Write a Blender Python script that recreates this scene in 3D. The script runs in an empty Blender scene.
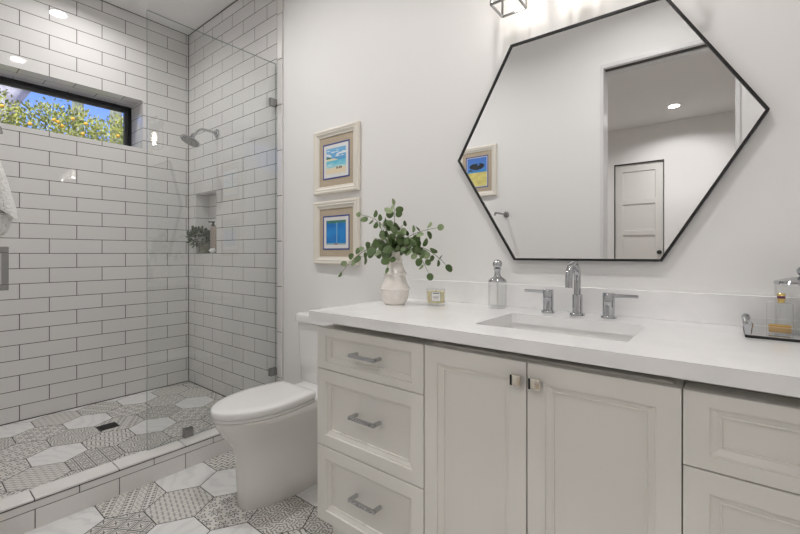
import bpy, bmesh, math, random
from mathutils import Vector, Matrix, noise
R = math.radians
S = bpy.context.scene
COL = S.collection
random.seed(7)

# ------------------------------------------------------------------ camera, world, sun, exposure
F_PX, YAW, HOR, CAM_Z = 407.4, 0.67434, 253.4, 1.148
cam_d = bpy.data.cameras.new('camera')
cam_d.sensor_width = 36.0
cam_d.lens = 36.0 * F_PX / 800.0
cam_d.shift_y = -(267.0 - HOR) / 800.0
cam_d.clip_start = 0.02
cam = bpy.data.objects.new('camera', cam_d)
cam.location = (0, 0, CAM_Z)
cam.rotation_euler = (R(90), 0, YAW)
COL.objects.link(cam)
S.camera = cam

world = bpy.data.worlds.new('sky')
S.world = world
world.use_nodes = True
wn = world.node_tree
wn.nodes.clear()
wo = wn.nodes.new('ShaderNodeOutputWorld')
wb = wn.nodes.new('ShaderNodeBackground')
ws = wn.nodes.new('ShaderNodeTexSky')
ws.sky_type = 'HOSEK_WILKIE'
ws.turbidity = 2.2
ws.ground_albedo = 0.3
ws.sun_direction = Vector((0.55, -0.35, 0.72)).normalized()
hs = wn.nodes.new('ShaderNodeHueSaturation')
hs.inputs['Saturation'].default_value = 1.15
wb.inputs['Strength'].default_value = 6.3
wn.links.new(ws.outputs[0], hs.inputs['Color'])
ml = wn.nodes.new('ShaderNodeMix'); ml.data_type = 'RGBA'; ml.blend_type = 'MULTIPLY'; ml.inputs[0].default_value = 1.0; ml.inputs[7].default_value = (1.25, .92, 1.22, 1)
wn.links.new(hs.outputs[0], ml.inputs[6]); wn.links.new(ml.outputs[2], wb.inputs['Color'])
wn.links.new(wb.outputs[0], wo.inputs['Surface'])

sun_d = bpy.data.lights.new('sun', 'SUN')
sun_d.energy = 7.0
sun_d.angle = R(0.6)
sun_d.color = (1.0, 0.95, 0.86)
sun = bpy.data.objects.new('sun', sun_d)
sun.rotation_euler = Vector((0.55, -0.35, 0.72)).to_track_quat('Z', 'Y').to_euler()
COL.objects.link(sun)

S.view_settings.view_transform = 'Standard'
S.view_settings.look = 'None'
S.view_settings.exposure = -0.16
S.view_settings.gamma = 1.0
S.view_settings.use_curve_mapping = False
S.cycles.max_bounces = 14
S.cycles.diffuse_bounces = 10
S.cycles.glossy_bounces = 8
S.cycles.transmission_bounces = 10
S.cycles.transparent_max_bounces = 16
S.cycles.caustics_reflective = False
S.cycles.caustics_refractive = False
S.cycles.sample_clamp_indirect = 6.0
S.cycles.use_denoising = True

P_DOWN, P_VAN, P_HALL = 10.8, 0.46, 14.0      # lamp powers

# ------------------------------------------------------------------ node helpers
class X:
    """tiny expression builder over Math nodes"""
    def __init__(s, nt, sock): s.nt, s.s = nt, sock
    def _m(s, op, *a):
        n = s.nt.nodes.new('ShaderNodeMath'); n.operation = op
        for i, v in enumerate((s,) + a):
            if isinstance(v, X): s.nt.links.new(v.s, n.inputs[i])
            else: n.inputs[i].default_value = v
        return X(s.nt, n.outputs[0])
    def __add__(s, o): return s._m('ADD', o)
    def __sub__(s, o): return s._m('SUBTRACT', o)
    def __mul__(s, o): return s._m('MULTIPLY', o)
    def __neg__(s): return s._m('MULTIPLY', -1.0)
    def __abs__(s): return s._m('ABSOLUTE')
    def sin(s): return s._m('SINE')
    def cos(s): return s._m('COSINE')
    def fract(s): return s._m('FRACT')
    def floor(s): return s._m('FLOOR')
    def sqrt(s): return s._m('SQRT')
    def lt(s, o): return s._m('LESS_THAN', o)
    def gt(s, o): return s._m('GREATER_THAN', o)
    def mn(s, o): return s._m('MINIMUM', o)
    def mx(s, o): return s._m('MAXIMUM', o)
    def atan2(s, o): return s._m('ARCTAN2', o)
    def pw(s, o): return s._m('POWER', o)
    def ss(s, a, b):
        n = s.nt.nodes.new('ShaderNodeMapRange'); n.interpolation_type = 'SMOOTHSTEP'
        s.nt.links.new(s.s, n.inputs[0]); n.inputs[1].default_value = a; n.inputs[2].default_value = b
        return X(s.nt, n.outputs[0])

def mat(name, color=(.8, .8, .8), rough=.5, metal=0.0, **kw):
    m = bpy.data.materials.new(name); m.use_nodes = True
    b = m.node_tree.nodes['Principled BSDF']
    b.inputs['Base Color'].default_value = (*color, 1)
    b.inputs['Roughness'].default_value = rough
    b.inputs['Metallic'].default_value = metal
    for k, v in kw.items():
        b.inputs[k.replace('_', ' ')].default_value = v
    return m
def bsdf(m): return m.node_tree.nodes['Principled BSDF']
def noise_bump(m, scale, strength, dist=.002, detail=3.0, coords='Object'):
    nt = m.node_tree
    tc = nt.nodes.new('ShaderNodeTexCoord'); no = nt.nodes.new('ShaderNodeTexNoise'); bu = nt.nodes.new('ShaderNodeBump')
    no.inputs['Scale'].default_value = scale; no.inputs['Detail'].default_value = detail
    bu.inputs['Strength'].default_value = strength; bu.inputs['Distance'].default_value = dist
    nt.links.new(tc.outputs[coords], no.inputs['Vector']); nt.links.new(no.outputs[0], bu.inputs['Height'])
    nt.links.new(bu.outputs[0], bsdf(m).inputs['Normal'])
    return m
def noise_color(m, c0, c1, scale, detail=4.0, lo=.35, hi=.65, coords='Object', distort=0.0):
    nt = m.node_tree
    tc = nt.nodes.new('ShaderNodeTexCoord'); no = nt.nodes.new('ShaderNodeTexNoise'); rp = nt.nodes.new('ShaderNodeValToRGB')
    no.inputs['Scale'].default_value = scale; no.inputs['Detail'].default_value = detail; no.inputs['Distortion'].default_value = distort
    rp.color_ramp.elements[0].position = lo; rp.color_ramp.elements[0].color = (*c0, 1)
    rp.color_ramp.elements[1].position = hi; rp.color_ramp.elements[1].color = (*c1, 1)
    nt.links.new(tc.outputs[coords], no.inputs['Vector']); nt.links.new(no.outputs[0], rp.inputs[0])
    nt.links.new(rp.outputs[0], bsdf(m).inputs['Base Color'])
    return m

def clear_glass(name, tint, refl=1.0):
    m = bpy.data.materials.new(name); m.use_nodes = True; nt = m.node_tree; nt.nodes.clear()
    o = nt.nodes.new('ShaderNodeOutputMaterial'); mx = nt.nodes.new('ShaderNodeMixShader')
    t = nt.nodes.new('ShaderNodeBsdfTransparent'); t.inputs[0].default_value = (*tint, 1)
    g = nt.nodes.new('ShaderNodeBsdfGlossy'); g.inputs['Roughness'].default_value = 0.0
    lw = nt.nodes.new('ShaderNodeLayerWeight'); lw.inputs[0].default_value = .5
    f = (X(nt, lw.outputs['Facing']).pw(5.0) * .95 + .04) * refl
    nt.links.new(f.s, mx.inputs[0]); nt.links.new(t.outputs[0], mx.inputs[1]); nt.links.new(g.outputs[0], mx.inputs[2])
    nt.links.new(mx.outputs[0], o.inputs[0])
    return m

def emit(name, color, s):
    m = bpy.data.materials.new(name); m.use_nodes = True; nt = m.node_tree; nt.nodes.clear()
    o = nt.nodes.new('ShaderNodeOutputMaterial'); e = nt.nodes.new('ShaderNodeEmission')
    e.inputs[0].default_value = (*color, 1); e.inputs[1].default_value = s
    nt.links.new(e.outputs[0], o.inputs[0]); return m

# ------------------------------------------------------------------ materials
TILE_W, TILE_H = .3151, .1041
M = {}
M['paint'] = noise_bump(mat('wall_paint', (.83, .823, .82), .55), 180, .06, .001)
M['ceiling'] = noise_bump(mat('ceiling_paint', (.82, .815, .81), .7), 150, .06, .001)
def subway():
    m = mat('subway_tile', (.7, .7, .7), .1); nt = m.node_tree; b = bsdf(m)
    uv = nt.nodes.new('ShaderNodeUVMap')
    br = nt.nodes.new('ShaderNodeTexBrick')
    br.offset = .5; br.offset_frequency = 2; br.squash = 1.0
    br.inputs['Color1'].default_value = (.70, .69, .685, 1); br.inputs['Color2'].default_value = (.68, .67, .665, 1)
    br.inputs['Mortar'].default_value = (.055, .050, .046, 1)
    br.inputs['Scale'].default_value = 1.0; br.inputs['Mortar Size'].default_value = .0023
    br.inputs['Mortar Smooth'].default_value = .1; br.inputs['Bias'].default_value = 0
    br.inputs['Brick Width'].default_value = TILE_W; br.inputs['Row Height'].default_value = TILE_H
    nt.links.new(uv.outputs[0], br.inputs['Vector']); nt.links.new(br.outputs['Color'], b.inputs['Base Color'])
    fac = X(nt, br.outputs['Fac'])
    nt.links.new((fac * .75 + .035).s, b.inputs['Roughness'])
    tc = nt.nodes.new('ShaderNodeTexCoord'); no = nt.nodes.new('ShaderNodeTexNoise'); no.inputs['Scale'].default_value = 9.0; no.inputs['Detail'].default_value = 1.0
    nt.links.new(tc.outputs['Object'], no.inputs['Vector'])
    hgt = X(nt, no.outputs[0]) * .22 - fac * .6
    bu = nt.nodes.new('ShaderNodeBump'); bu.inputs['Strength'].default_value = .35; bu.inputs['Distance'].default_value = .004
    nt.links.new(hgt.s, bu.inputs['Height']); nt.links.new(bu.outputs[0], b.inputs['Normal'])
    return m
M['tile'] = subway()
M['trim_tile'] = mat('glazed_trim_tile', (.74, .725, .71), .15)
M['grout'] = noise_bump(mat('grout', (.055, .051, .047), .9), 300, .2)
def marble():
    m = mat('marble_hex', (.8, .8, .8), .3); nt = m.node_tree
    uv = nt.nodes.new('ShaderNodeUVMap'); no = nt.nodes.new('ShaderNodeTexNoise'); no.inputs['Scale'].default_value = 5; no.inputs['Detail'].default_value = 5
    wv = nt.nodes.new('ShaderNodeTexWave'); wv.inputs['Scale'].default_value = 4.5; wv.inputs['Distortion'].default_value = 9; wv.inputs['Detail'].default_value = 3; wv.inputs['Detail Scale'].default_value = 1.3
    rp = nt.nodes.new('ShaderNodeValToRGB'); rp.color_ramp.elements[0].color = (.66, .66, .675, 1); rp.color_ramp.elements[1].color = (.80, .795, .80, 1); rp.color_ramp.elements[1].position = .40
    nt.links.new(uv.outputs[0], wv.inputs['Vector']); nt.links.new(wv.outputs[1], rp.inputs[0])
    mp = nt.nodes.new('ShaderNodeMix'); mp.data_type = 'RGBA'; mp.inputs[7].default_value = (.76, .755, .75, 1)
    nt.links.new(uv.outputs[0], no.inputs['Vector']); nt.links.new(no.outputs[0], mp.inputs[0]); nt.links.new(rp.outputs[0], mp.inputs[6])
    nt.links.new(mp.outputs[2], bsdf(m).inputs['Base Color']); return m
M['marble'] = marble()
INK, BONE = (.14, .138, .138, 1), (.68, .66, .63, 1)
def encaustic(name, fn, soft=.06):
    m = mat(name, (.5, .5, .5), .45); nt = m.node_tree
    uv = nt.nodes.new('ShaderNodeUVMap'); sp = nt.nodes.new('ShaderNodeSeparateXYZ'); nt.links.new(uv.outputs[0], sp.inputs[0])
    v = fn(X(nt, sp.outputs[0]), X(nt, sp.outputs[1]))
    no = nt.nodes.new('ShaderNodeTexNoise'); no.inputs['Scale'].default_value = 30; nt.links.new(uv.outputs[0], no.inputs['Vector'])
    k = v * (X(nt, no.outputs[0]) * .7 + .6).mn(1.0)
    mx = nt.nodes.new('ShaderNodeMix'); mx.data_type = 'RGBA'; mx.inputs[6].default_value = BONE; mx.inputs[7].default_value = INK
    nt.links.new(k.s, mx.inputs[0]); nt.links.new(mx.outputs[2], bsdf(m).inputs['Base Color']); return m
def cell(x, p): return (x * (1.0 / p)).fract() - .5
def pat_bands(u, v):           # bands of dots between bands of chevrons
    band = (u * (1 / .042)).floor() * .5
    sel = band.fract().gt(.25)
    a, b = cell(u, .021), cell(v, .022)
    dots = (a * a + b * b).sqrt().lt(.31)
    zig = abs(cell(u + abs(cell(v, .034)) * .03, .021)).lt(.14) * .6
    edge = abs(cell(u, .042)).gt(.455)
    return (dots * sel + zig * (sel * -1.0 + 1.0)).mx(edge * .8)
def pat_diamond(u, v):
    a, b = abs(cell(u, .058)), abs(cell(v, .058)); d = a + b
    ring = abs(d - .36).lt(.055); core = d.lt(.14); a2, b2 = abs(cell(u + .029, .058)), abs(cell(v + .029, .058))
    return ring.mx(core).mx((a2 - b2).__abs__().lt(.05) * (a2 + b2).lt(.42))
def pat_rosette(u, v):
    a, b = cell(u, .083), cell(v, .083); r = (a * a + b * b).sqrt(); t = a.atan2(b)
    pet = abs(r - (t * 8.0).cos() * .09 - .27).lt(.045); inner = abs(r - (t * 4.0).cos() * .05 - .12).lt(.035)
    a2, b2 = cell(u + .0415, .083), cell(v + .0415, .083); r2 = (a2 * a2 + b2 * b2).sqrt()
    return pet.mx(inner).mx(abs(r2 - (a2.atan2(b2) * 4.0).cos() * .08 - .17).lt(.04)).mx(r2.lt(.05))
def pat_scroll(u, v):
    k = 2 * math.pi / .062
    a = (u * k + (v * (k * 1.0)).sin() * 1.6).sin(); b = (v * k + (u * (k * 1.0)).sin() * 1.6).sin()
    return abs(a * b).lt(.17)
def pat_lace(u, v):
    a, b = cell(u, .085), cell(v, .085); r = (a * a + b * b).sqrt(); t = a.atan2(b)
    k = 2 * math.pi / .028
    return (((r * 34.0 + (t * 6.0).sin() * 1.3).sin()).gt(.35) * .85).mx(((u * k).sin() * (v * k).sin()).gt(.72) * .8)
def pat_fine(u, v):
    k = 2 * math.pi / .030
    w = (u * k).sin() + (v * k).sin(); z = ((u + v) * (k * .5)).sin() * ((u - v) * (k * .5)).sin()
    return (abs(w).lt(.34) * .6).mx(z.gt(.7) * .7)
def pat_squares(u, v):
    a, b = abs(cell(u, .062)), abs(cell(v, .062)); m_ = a.mx(b); r = (a * a + b * b).sqrt()
    return m_.gt(.445).mx(abs(m_ - .33).lt(.045) * .8).mx(abs(a - b).lt(.05) * r.lt(.3)).mx(r.lt(.09))
PATS = [encaustic('pattern_' + n, f) for n, f in (('bands', pat_bands), ('diamond', pat_diamond), ('rosette', pat_rosette), ('scroll', pat_scroll), ('lace', pat_lace), ('fine', pat_fine), ('squares', pat_squares))]
M['cabinet'] = noise_bump(mat('painted_cabinet', (.79, .775, .735), .38), 60, .04, .001)
M['rail_shade'] = mat('shade_painted_rail', (.40, .38, .35), .6)  # dark taupe paints the under-counter shade onto the recessed rail
M['quartz'] = noise_color(mat('white_quartz', (.84, .84, .845), .16), (.835, .835, .84), (.88, .875, .88), 6, distort=1.5)
M['porcelain'] = mat('porcelain', (.80, .795, .79), .08, Coat_Weight=.4)
M['bisque'] = mat('toilet_bowl_glaze', (.74, .725, .70), .1, Coat_Weight=.3)
M['chrome'] = mat('chrome', (.52, .53, .55), .04, 1.0)
M['steel'] = mat('brushed_steel', (.33, .33, .33), .25, 1.0)
M['nickel'] = mat('polished_nickel', (.86, .82, .73), .12, 1.0)
M['black'] = mat('black_metal', (.006, .006, .007), .4)
M['sash'] = mat('bronze_sash', (.06, .06, .062), .3)
M['darkgap'] = mat('dark_gap_fill', (.06, .058, .055), .7)
M['mirror'] = mat('mirror_silver', (.93, .935, .94), 0.0, 1.0)
M['panel_glass'] = clear_glass('shower_glass', (.972, .984, .977), 1.6)
M['window_glass'] = clear_glass('window_glass', (.97, .98, .98))
M['thin_glass'] = clear_glass('thin_clear_glass', (.985, .988, .986), 1.15)
M['glass_edge'] = mat('polished_glass_edge', (.30, .35, .33), .15)
M['frame_cream'] = noise_bump(mat('cream_frame', (.78, .74, .665), .4), 90, .1)
M['linen'] = noise_color(mat('linen_mat', (.45, .37, .28), .9), (.42, .345, .255), (.56, .475, .365), 400)
M['blue_fillet'] = mat('blue_fillet', (.045, .07, .28), .5)
M['mat_white'] = mat('white_mat_board', (.78, .77, .76), .8)
M['vase'] = noise_color(mat('vase_glaze', (.72, .66, .60), .16, Coat_Weight=.4), (.76, .715, .665), (.83, .795, .755), 25)
M['leaf'] = noise_color(mat('eucalyptus_leaf', (.1, .15, .07), .55), (.040, .078, .018), (.12, .19, .06), 18, lo=.3, hi=.7)
M['leaf_pale'] = noise_color(mat('eucalyptus_leaf_pale', (.25, .31, .2), .6), (.17, .25, .11), (.32, .39, .22), 20)
M['stem'] = mat('green_brown_stem', (.16, .15, .08), .6)
M['wax'] = mat('cream_wax', (.90, .82, .50), .5, Subsurface_Weight=.15)
M['paper'] = mat('paper_label', (.82, .81, .80), .6)
M['ink'] = mat('label_ink', (.12, .11, .11), .6)
M['amber'] = mat('amber_liquid', (.72, .42, .08), .05, Alpha=.75)
M['gold'] = mat('gold_collar', (.80, .60, .22), .2, 1.0)
M['plum'] = mat('plum_band', (.12, .03, .10), .3)
M['towel'] = noise_bump(mat('white_terry', (.86, .855, .84), .95), 120, 1.0, .012, 2.0)
M['taupe'] = noise_color(mat('taupe_bottle', (.36, .30, .26), .5), (.31, .255, .22), (.40, .34, .30), 40)
M['pot'] = noise_color(mat('olive_pot', (.20, .20, .15), .5), (.14, .14, .10), (.24, .24, .18), 30)
M['dark_leaf'] = noise_color(mat('dark_leaf', (.05, .08, .04), .5), (.03, .05, .025), (.12, .16, .08), 40)
M['bulb'] = emit('warm_bulb', (1.0, .92, .80), 14.0)
M['lens'] = emit('downlight_lens', (1.0, .96, .90), 22.0)
M['door'] = mat('door_paint', (.72, .71, .69), .45)
M['casing'] = mat('casing_paint', (.74, .74, .745), .3)
M['carpet'] = noise_color(mat('hall_flooring', (.42, .38, .33), .8), (.30, .26, .225), (.40, .355, .31), 20)
M['foliage'] = noise_color(mat('citrus_leaf', (.3, .36, .05), .5), (.20, .27, .05), (.62, .60, .14), 7, lo=.3, hi=.7)
M['orange'] = mat('orange_fruit', (.90, .50, .05), .45)
M['bark'] = noise_color(mat('bark', (.22, .18, .14), .9), (.16, .13, .10), (.3, .25, .2), 20)
M['saguaro'] = noise_color(mat('saguaro_skin', (.26, .30, .22), .8), (.20, .23, .17), (.36, .38, .30), 9)
M['pale_bark'] = noise_color(mat('pale_bark', (.55, .52, .54), .9), (.34, .33, .36), (.66, .64, .66), 5)
M['earth'] = noise_color(mat('desert_earth', (.40, .33, .25), .95), (.34, .28, .21), (.46, .39, .31), 4)
M['hose'] = mat('white_hose', (.72, .71, .69), .4)

# ------------------------------------------------------------------ mesh helpers
def bm_new(): return bmesh.new()
def obj(name, bm, mats, parent=None, smooth=None, recalc=True):
    if recalc: bmesh.ops.recalc_face_normals(bm, faces=bm.faces[:])
    me = bpy.data.meshes.new(name); bm.to_mesh(me); bm.free()
    for m in (mats if isinstance(mats, (list, tuple)) else [mats]): me.materials.append(m)
    o = bpy.data.objects.new(name, me); COL.objects.link(o)
    if smooth is not None:
        for p in me.polygons: p.use_smooth = True
        me.set_sharp_from_angle(angle=R(smooth))
    if parent is not None:
        o.parent = parent; o.matrix_parent_inverse = parent.matrix_basis.inverted()
    return o
def tag(o, label, cat, group=None):
    o['label'] = label; o['category'] = cat
    if group: o['group'] = group
    return o
def thing(name, label, cat, loc=(0, 0, 0), group=None):
    o = bpy.data.objects.new(name, None); COL.objects.link(o); o.location = loc; o.empty_display_size = .05
    bpy.context.view_layer.update()
    return tag(o, label, cat, group)
def struct(o): o['kind'] = 'structure'; return o

def box(bm, x0, x1, y0, y1, z0, z1, bevel=0, seg=2, mi=0):
    vs = [bm.verts.new((x, y, z)) for x in (x0, x1) for y in (y0, y1) for z in (z0, z1)]
    fs = [bm.faces.new([vs[i] for i in q]) for q in ((0, 1, 3, 2), (4, 6, 7, 5), (0, 4, 5, 1), (2, 3, 7, 6), (0, 2, 6, 4), (1, 5, 7, 3))]
    for f in fs: f.material_index = mi
    bmesh.ops.recalc_face_normals(bm, faces=fs)
    if bevel:
        es = {e for f in fs for e in f.edges}
        r = bmesh.ops.bevel(bm, geom=list(es), offset=bevel, segments=seg, affect='EDGES', profile=.5)
        for f in r['faces']: f.material_index = mi
    return fs
def loft(bm, rings, cap0=True, cap1=True, closed=True, mi=0):
    vr = [[bm.verts.new(p) for p in r] for r in rings]
    n = len(vr[0]); out = []
    for a, b in zip(vr, vr[1:]):
        for i in range(n if closed else n - 1):
            j = (i + 1) % n
            f = bm.faces.new((a[i], a[j], b[j], b[i])); f.material_index = mi; out.append(f)
    if cap0: f = bm.faces.new(list(reversed(vr[0]))); f.material_index = mi
    if cap1: f = bm.faces.new(vr[-1]); f.material_index = mi
    return vr
def lathe(bm, prof, c=(0, 0, 0), seg=32, axis='z', cap0=True, cap1=True, mi=0):
    rings = []
    for r, h in prof:
        ring = []
        for i in range(seg):
            a = 2 * math.pi * i / seg; p = (r * math.cos(a), r * math.sin(a), h)
            if axis == 'y': p = (p[0], h, p[1])
            if axis == 'x': p = (h, p[0], p[1])
            ring.append((c[0] + p[0], c[1] + p[1], c[2] + p[2]))
        rings.append(ring)
    return loft(bm, rings, cap0, cap1, mi=mi)
def sweep(bm, pts, r, seg=10, square=False, cap=True, mi=0):
    pts = [Vector(p) for p in pts]; n = len(pts); rings = []
    t0 = (pts[1] - pts[0]).normalized()
    up = Vector((0, 0, 1)) if abs(t0.z) < .9 else Vector((0, 1, 0))
    nrm = t0.cross(up).normalized()
    for i, p in enumerate(pts):
        t = (pts[min(i + 1, n - 1)] - pts[max(i - 1, 0)]).normalized()
        nrm = (nrm - t * nrm.dot(t)).normalized(); bn = t.cross(nrm)
        rr = r[i] if isinstance(r, (list, tuple)) else r
        ring = []
        k = 4 if square else seg
        for j in range(k):
            a = 2 * math.pi * (j + (.5 if square else 0)) / k
            q = rr * (math.sqrt(2) if square else 1)
            ring.append(p + nrm * (q * math.cos(a)) + bn * (q * math.sin(a)))
        rings.append(ring)
    loft(bm, rings, cap, cap, mi=mi)
def sphere(bm, c, r, seg=16, rings=10, mi=0, sz=1.0):
    lathe(bm, [(max(r * math.sin(math.pi * i / rings), r * .02), -r * sz * math.cos(math.pi * i / rings)) for i in range(rings + 1)], c, seg, mi=mi)
def inset_poly(poly, d):
    """inward mitred offset of a counter-clockwise polygon"""
    n = len(poly); out = []
    for i in range(n):
        p0, p1, p2 = Vector(poly[i - 1]), Vector(poly[i]), Vector(poly[(i + 1) % n])
        e1, e2 = (p1 - p0).normalized(), (p2 - p1).normalized()
        n1, n2 = Vector((-e1.y, e1.x)), Vector((-e2.y, e2.x))
        m = (n1 + n2); m = m / max(m.length_squared, 1e-6) * 2
        out.append(p1 + m * d)
    return out
def profiled(bm, poly, prof, mp, fill=True, back=True, mi=0, fill_mi=None):
    """mitred moulding: prof = [(inset, height)], mp(u, v, h) -> world"""
    rings = [[mp(p[0], p[1], h) for p in inset_poly(poly, d)] for d, h in prof]
    vr = loft(bm, rings, back, False, mi=mi)
    if fill:
        f = bm.faces.new(vr[-1]); f.material_index = mi if fill_mi is None else fill_mi
    return vr
def rect(u0, u1, v0, v1): return [(u0, v0), (u1, v0), (u1, v1), (u0, v1)]
def rrect(u0, u1, v0, v1, r, k=4):
    out = []
    for cx, cy, a0 in ((u1 - r, v0 + r, -90), (u1 - r, v1 - r, 0), (u0 + r, v1 - r, 90), (u0 + r, v0 + r, 180)):
        for i in range(k + 1):
            a = R(a0 + 90 * i / k); out.append((cx + r * math.cos(a), cy + r * math.sin(a)))
    return out
def set_uv(bm, fn):
    uv = bm.loops.layers.uv.verify()
    for f in bm.faces:
        for l in f.loops: l[uv].uv = fn(f, l.vert.co)
def slab_with_holes(us, vs, hole, mp, t):
    """a wall slab cut on a grid; hole(u, v) true where a cell is missing; mp(u, v, depth)"""
    bm = bm_new(); ver = {}
    def V(i, j, k):
        if (i, j, k) not in ver: ver[(i, j, k)] = bm.verts.new(mp(us[i], vs[j], t * k))
        return ver[(i, j, k)]
    nu, nv = len(us) - 1, len(vs) - 1
    solid = lambda i, j: 0 <= i < nu and 0 <= j < nv and not hole((us[i] + us[i + 1]) / 2, (vs[j] + vs[j + 1]) / 2)
    for i in range(nu):
        for j in range(nv):
            if not solid(i, j): continue
            for k in (0, 1): bm.faces.new([V(i, j, k), V(i + 1, j, k), V(i + 1, j + 1, k), V(i, j + 1, k)])
            if not solid(i - 1, j): bm.faces.new([V(i, j, 0), V(i, j + 1, 0), V(i, j + 1, 1), V(i, j, 1)])
            if not solid(i + 1, j): bm.faces.new([V(i + 1, j, 0), V(i + 1, j + 1, 0), V(i + 1, j + 1, 1), V(i + 1, j, 1)])
            if not solid(i, j - 1): bm.faces.new([V(i, j, 0), V(i + 1, j, 0), V(i + 1, j, 1), V(i, j, 1)])
            if not solid(i, j + 1): bm.faces.new([V(i, j + 1, 0), V(i + 1, j + 1, 0), V(i + 1, j + 1, 1), V(i, j + 1, 1)])
    bmesh.ops.recalc_face_normals(bm, faces=bm.faces[:])
    return bm

# ------------------------------------------------------------------ room shell
L, D, CEIL = 3.774, 1.676, 3.108
ZF = -.046                     # bathroom floor level, a little under the shower pan
YB = -.05                      # face of the entry wall
XR = .46                       # right wall
TX = -2.364                    # where the tile ends on the long wall
V0 = CAM_Z - 20 * TILE_H       # tile course origin
UJY = D - .0215 - .1576 - 20 * TILE_W
UJX = -L + .1186 - 20 * TILE_W
def tile_uv(f, co):
    n = f.normal
    if abs(n.z) > .7: return (co.y - UJY, co.x + 10 * TILE_H + .03) if abs(co.x) > L - .02 else (co.x - UJX, co.y + 20 * TILE_H)
    if abs(n.x) > .7: return (co.y - UJY, co.z - V0)
    return (co.x - UJX, co.z - V0)

# left wall with the clerestory opening
WY1, WZ0, WZ1 = 1.308, 2.018, 2.412
WY0 = -.02
bm = slab_with_holes([-.35, WY0, WY1, D + .3], [-.1, WZ0, WZ1, CEIL + .02], lambda u, v: WY0 < u < WY1 and WZ0 < v < WZ1,
                     lambda u, v, d: (-L - d, u, v), .30)
set_uv(bm, tile_uv)
struct(obj('wall_left', bm, M['tile'], recalc=False))
# back wall: tiled stretch with the niche
NX0, NX1, NZ0, NZ1, ND = -3.634, -3.274, 1.150, 1.664, .115
bm = slab_with_holes([-L, NX0, NX1, TX], [-.1, NZ0, NZ1, CEIL + .02], lambda u, v: NX0 < u < NX1 and NZ0 < v < NZ1, lambda u, v, d: (u, D + d, v), ND)
vs = [bm.verts.new(p) for p in ((NX0 - .02, D + ND, NZ0 - .02), (NX1 + .02, D + ND, NZ0 - .02), (NX1 + .02, D + ND, NZ1 + .02), (NX0 - .02, D + ND, NZ1 + .02))]
bm.faces.new(vs); bm.normal_update()
set_uv(bm, tile_uv)
struct(obj('wall_back_tiled', bm, M['tile'], recalc=False))
bm = bm_new(); box(bm, TX, XR + .15, D + .002, D + .14, -.1, CEIL + .02)
struct(obj('wall_back', bm, M['paint']))
# vertical bullnose strip where the tile ends: 12 in. pieces
bm = bm_new()
z = CAM_Z + .085 - 4 * .3123
while z < CEIL:
    a, b = max(z, ZF), min(z + .3123 - .0032, CEIL)
    if b - a > .01: box(bm, -2.4205, TX, D - .010, D + .02, a, b, .004)
    z += .3123
bmg = bm
box(bmg, -2.4205 - .004, TX - .006, D - .0065, D + .02, ZF, CEIL, mi=1)
struct(obj('trim_1', bmg, [M['trim_tile'], M['grout']]))
bm = bm_new(); e = .0045
box(bm, -L - .01, -L + e, D - e, D + .01, 0, CEIL); box(bm, -L - .01, -L + e, YB, D, CEIL - e, CEIL + .001); box(bm, -L, TX, D - e, D + .01, CEIL - e, CEIL + .001); box(bm, -L - .01, -L + e, YB, D, -.01, e); box(bm, -L, -2.42, D - e, D + .01, -.01, e)
struct(obj('trim_5', bm, M['grout']))
# right wall, entry wall with the doorway, ceiling
bm = bm_new(); box(bm, XR, XR + .14, YB - .2, D + .14, -.1, CEIL + .02); struct(obj('wall_right', bm, M['paint']))
OX0, OX1, OZ = -.722, .052, 2.545
bm = slab_with_holes([-L - .02, OX0, OX1, XR + .14], [-.1, OZ, CEIL + .02], lambda u, v: OX0 < u < OX1 and v < OZ, lambda u, v, d: (u, YB - d, v), .13)
struct(obj('wall_front', bm, M['paint']))
bm = bm_new(); box(bm, -L - .3, XR + .14, YB - .13, D + .3, CEIL, CEIL + .15); struct(obj('ceiling', bm, M['ceiling']))
# doorway casing with a flush strip coloured dark for the track groove's shade
bm = bm_new()
for x0, x1 in ((OX0 - .020, OX0 + .003), (OX1 - .003, OX1 + .020)): box(bm, x0, x1, YB - .135, YB + .014, ZF, OZ - .0052, .002)
box(bm, OX0 - .020, OX1 + .020, YB - .02, YB + .014, OZ - .005, OZ + .024, .002)
box(bm, OX0 + .0035, OX1 - .0035, YB - .132, YB - .07, OZ - .016, OZ - .0002, .001)
box(bm, OX0 + .0035, OX1 - .0035, YB - .069, YB - .0205, OZ - .004, OZ - .0002, mi=1)
struct(obj('trim_2', bm, [M['casing'], M['darkgap']]))

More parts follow.
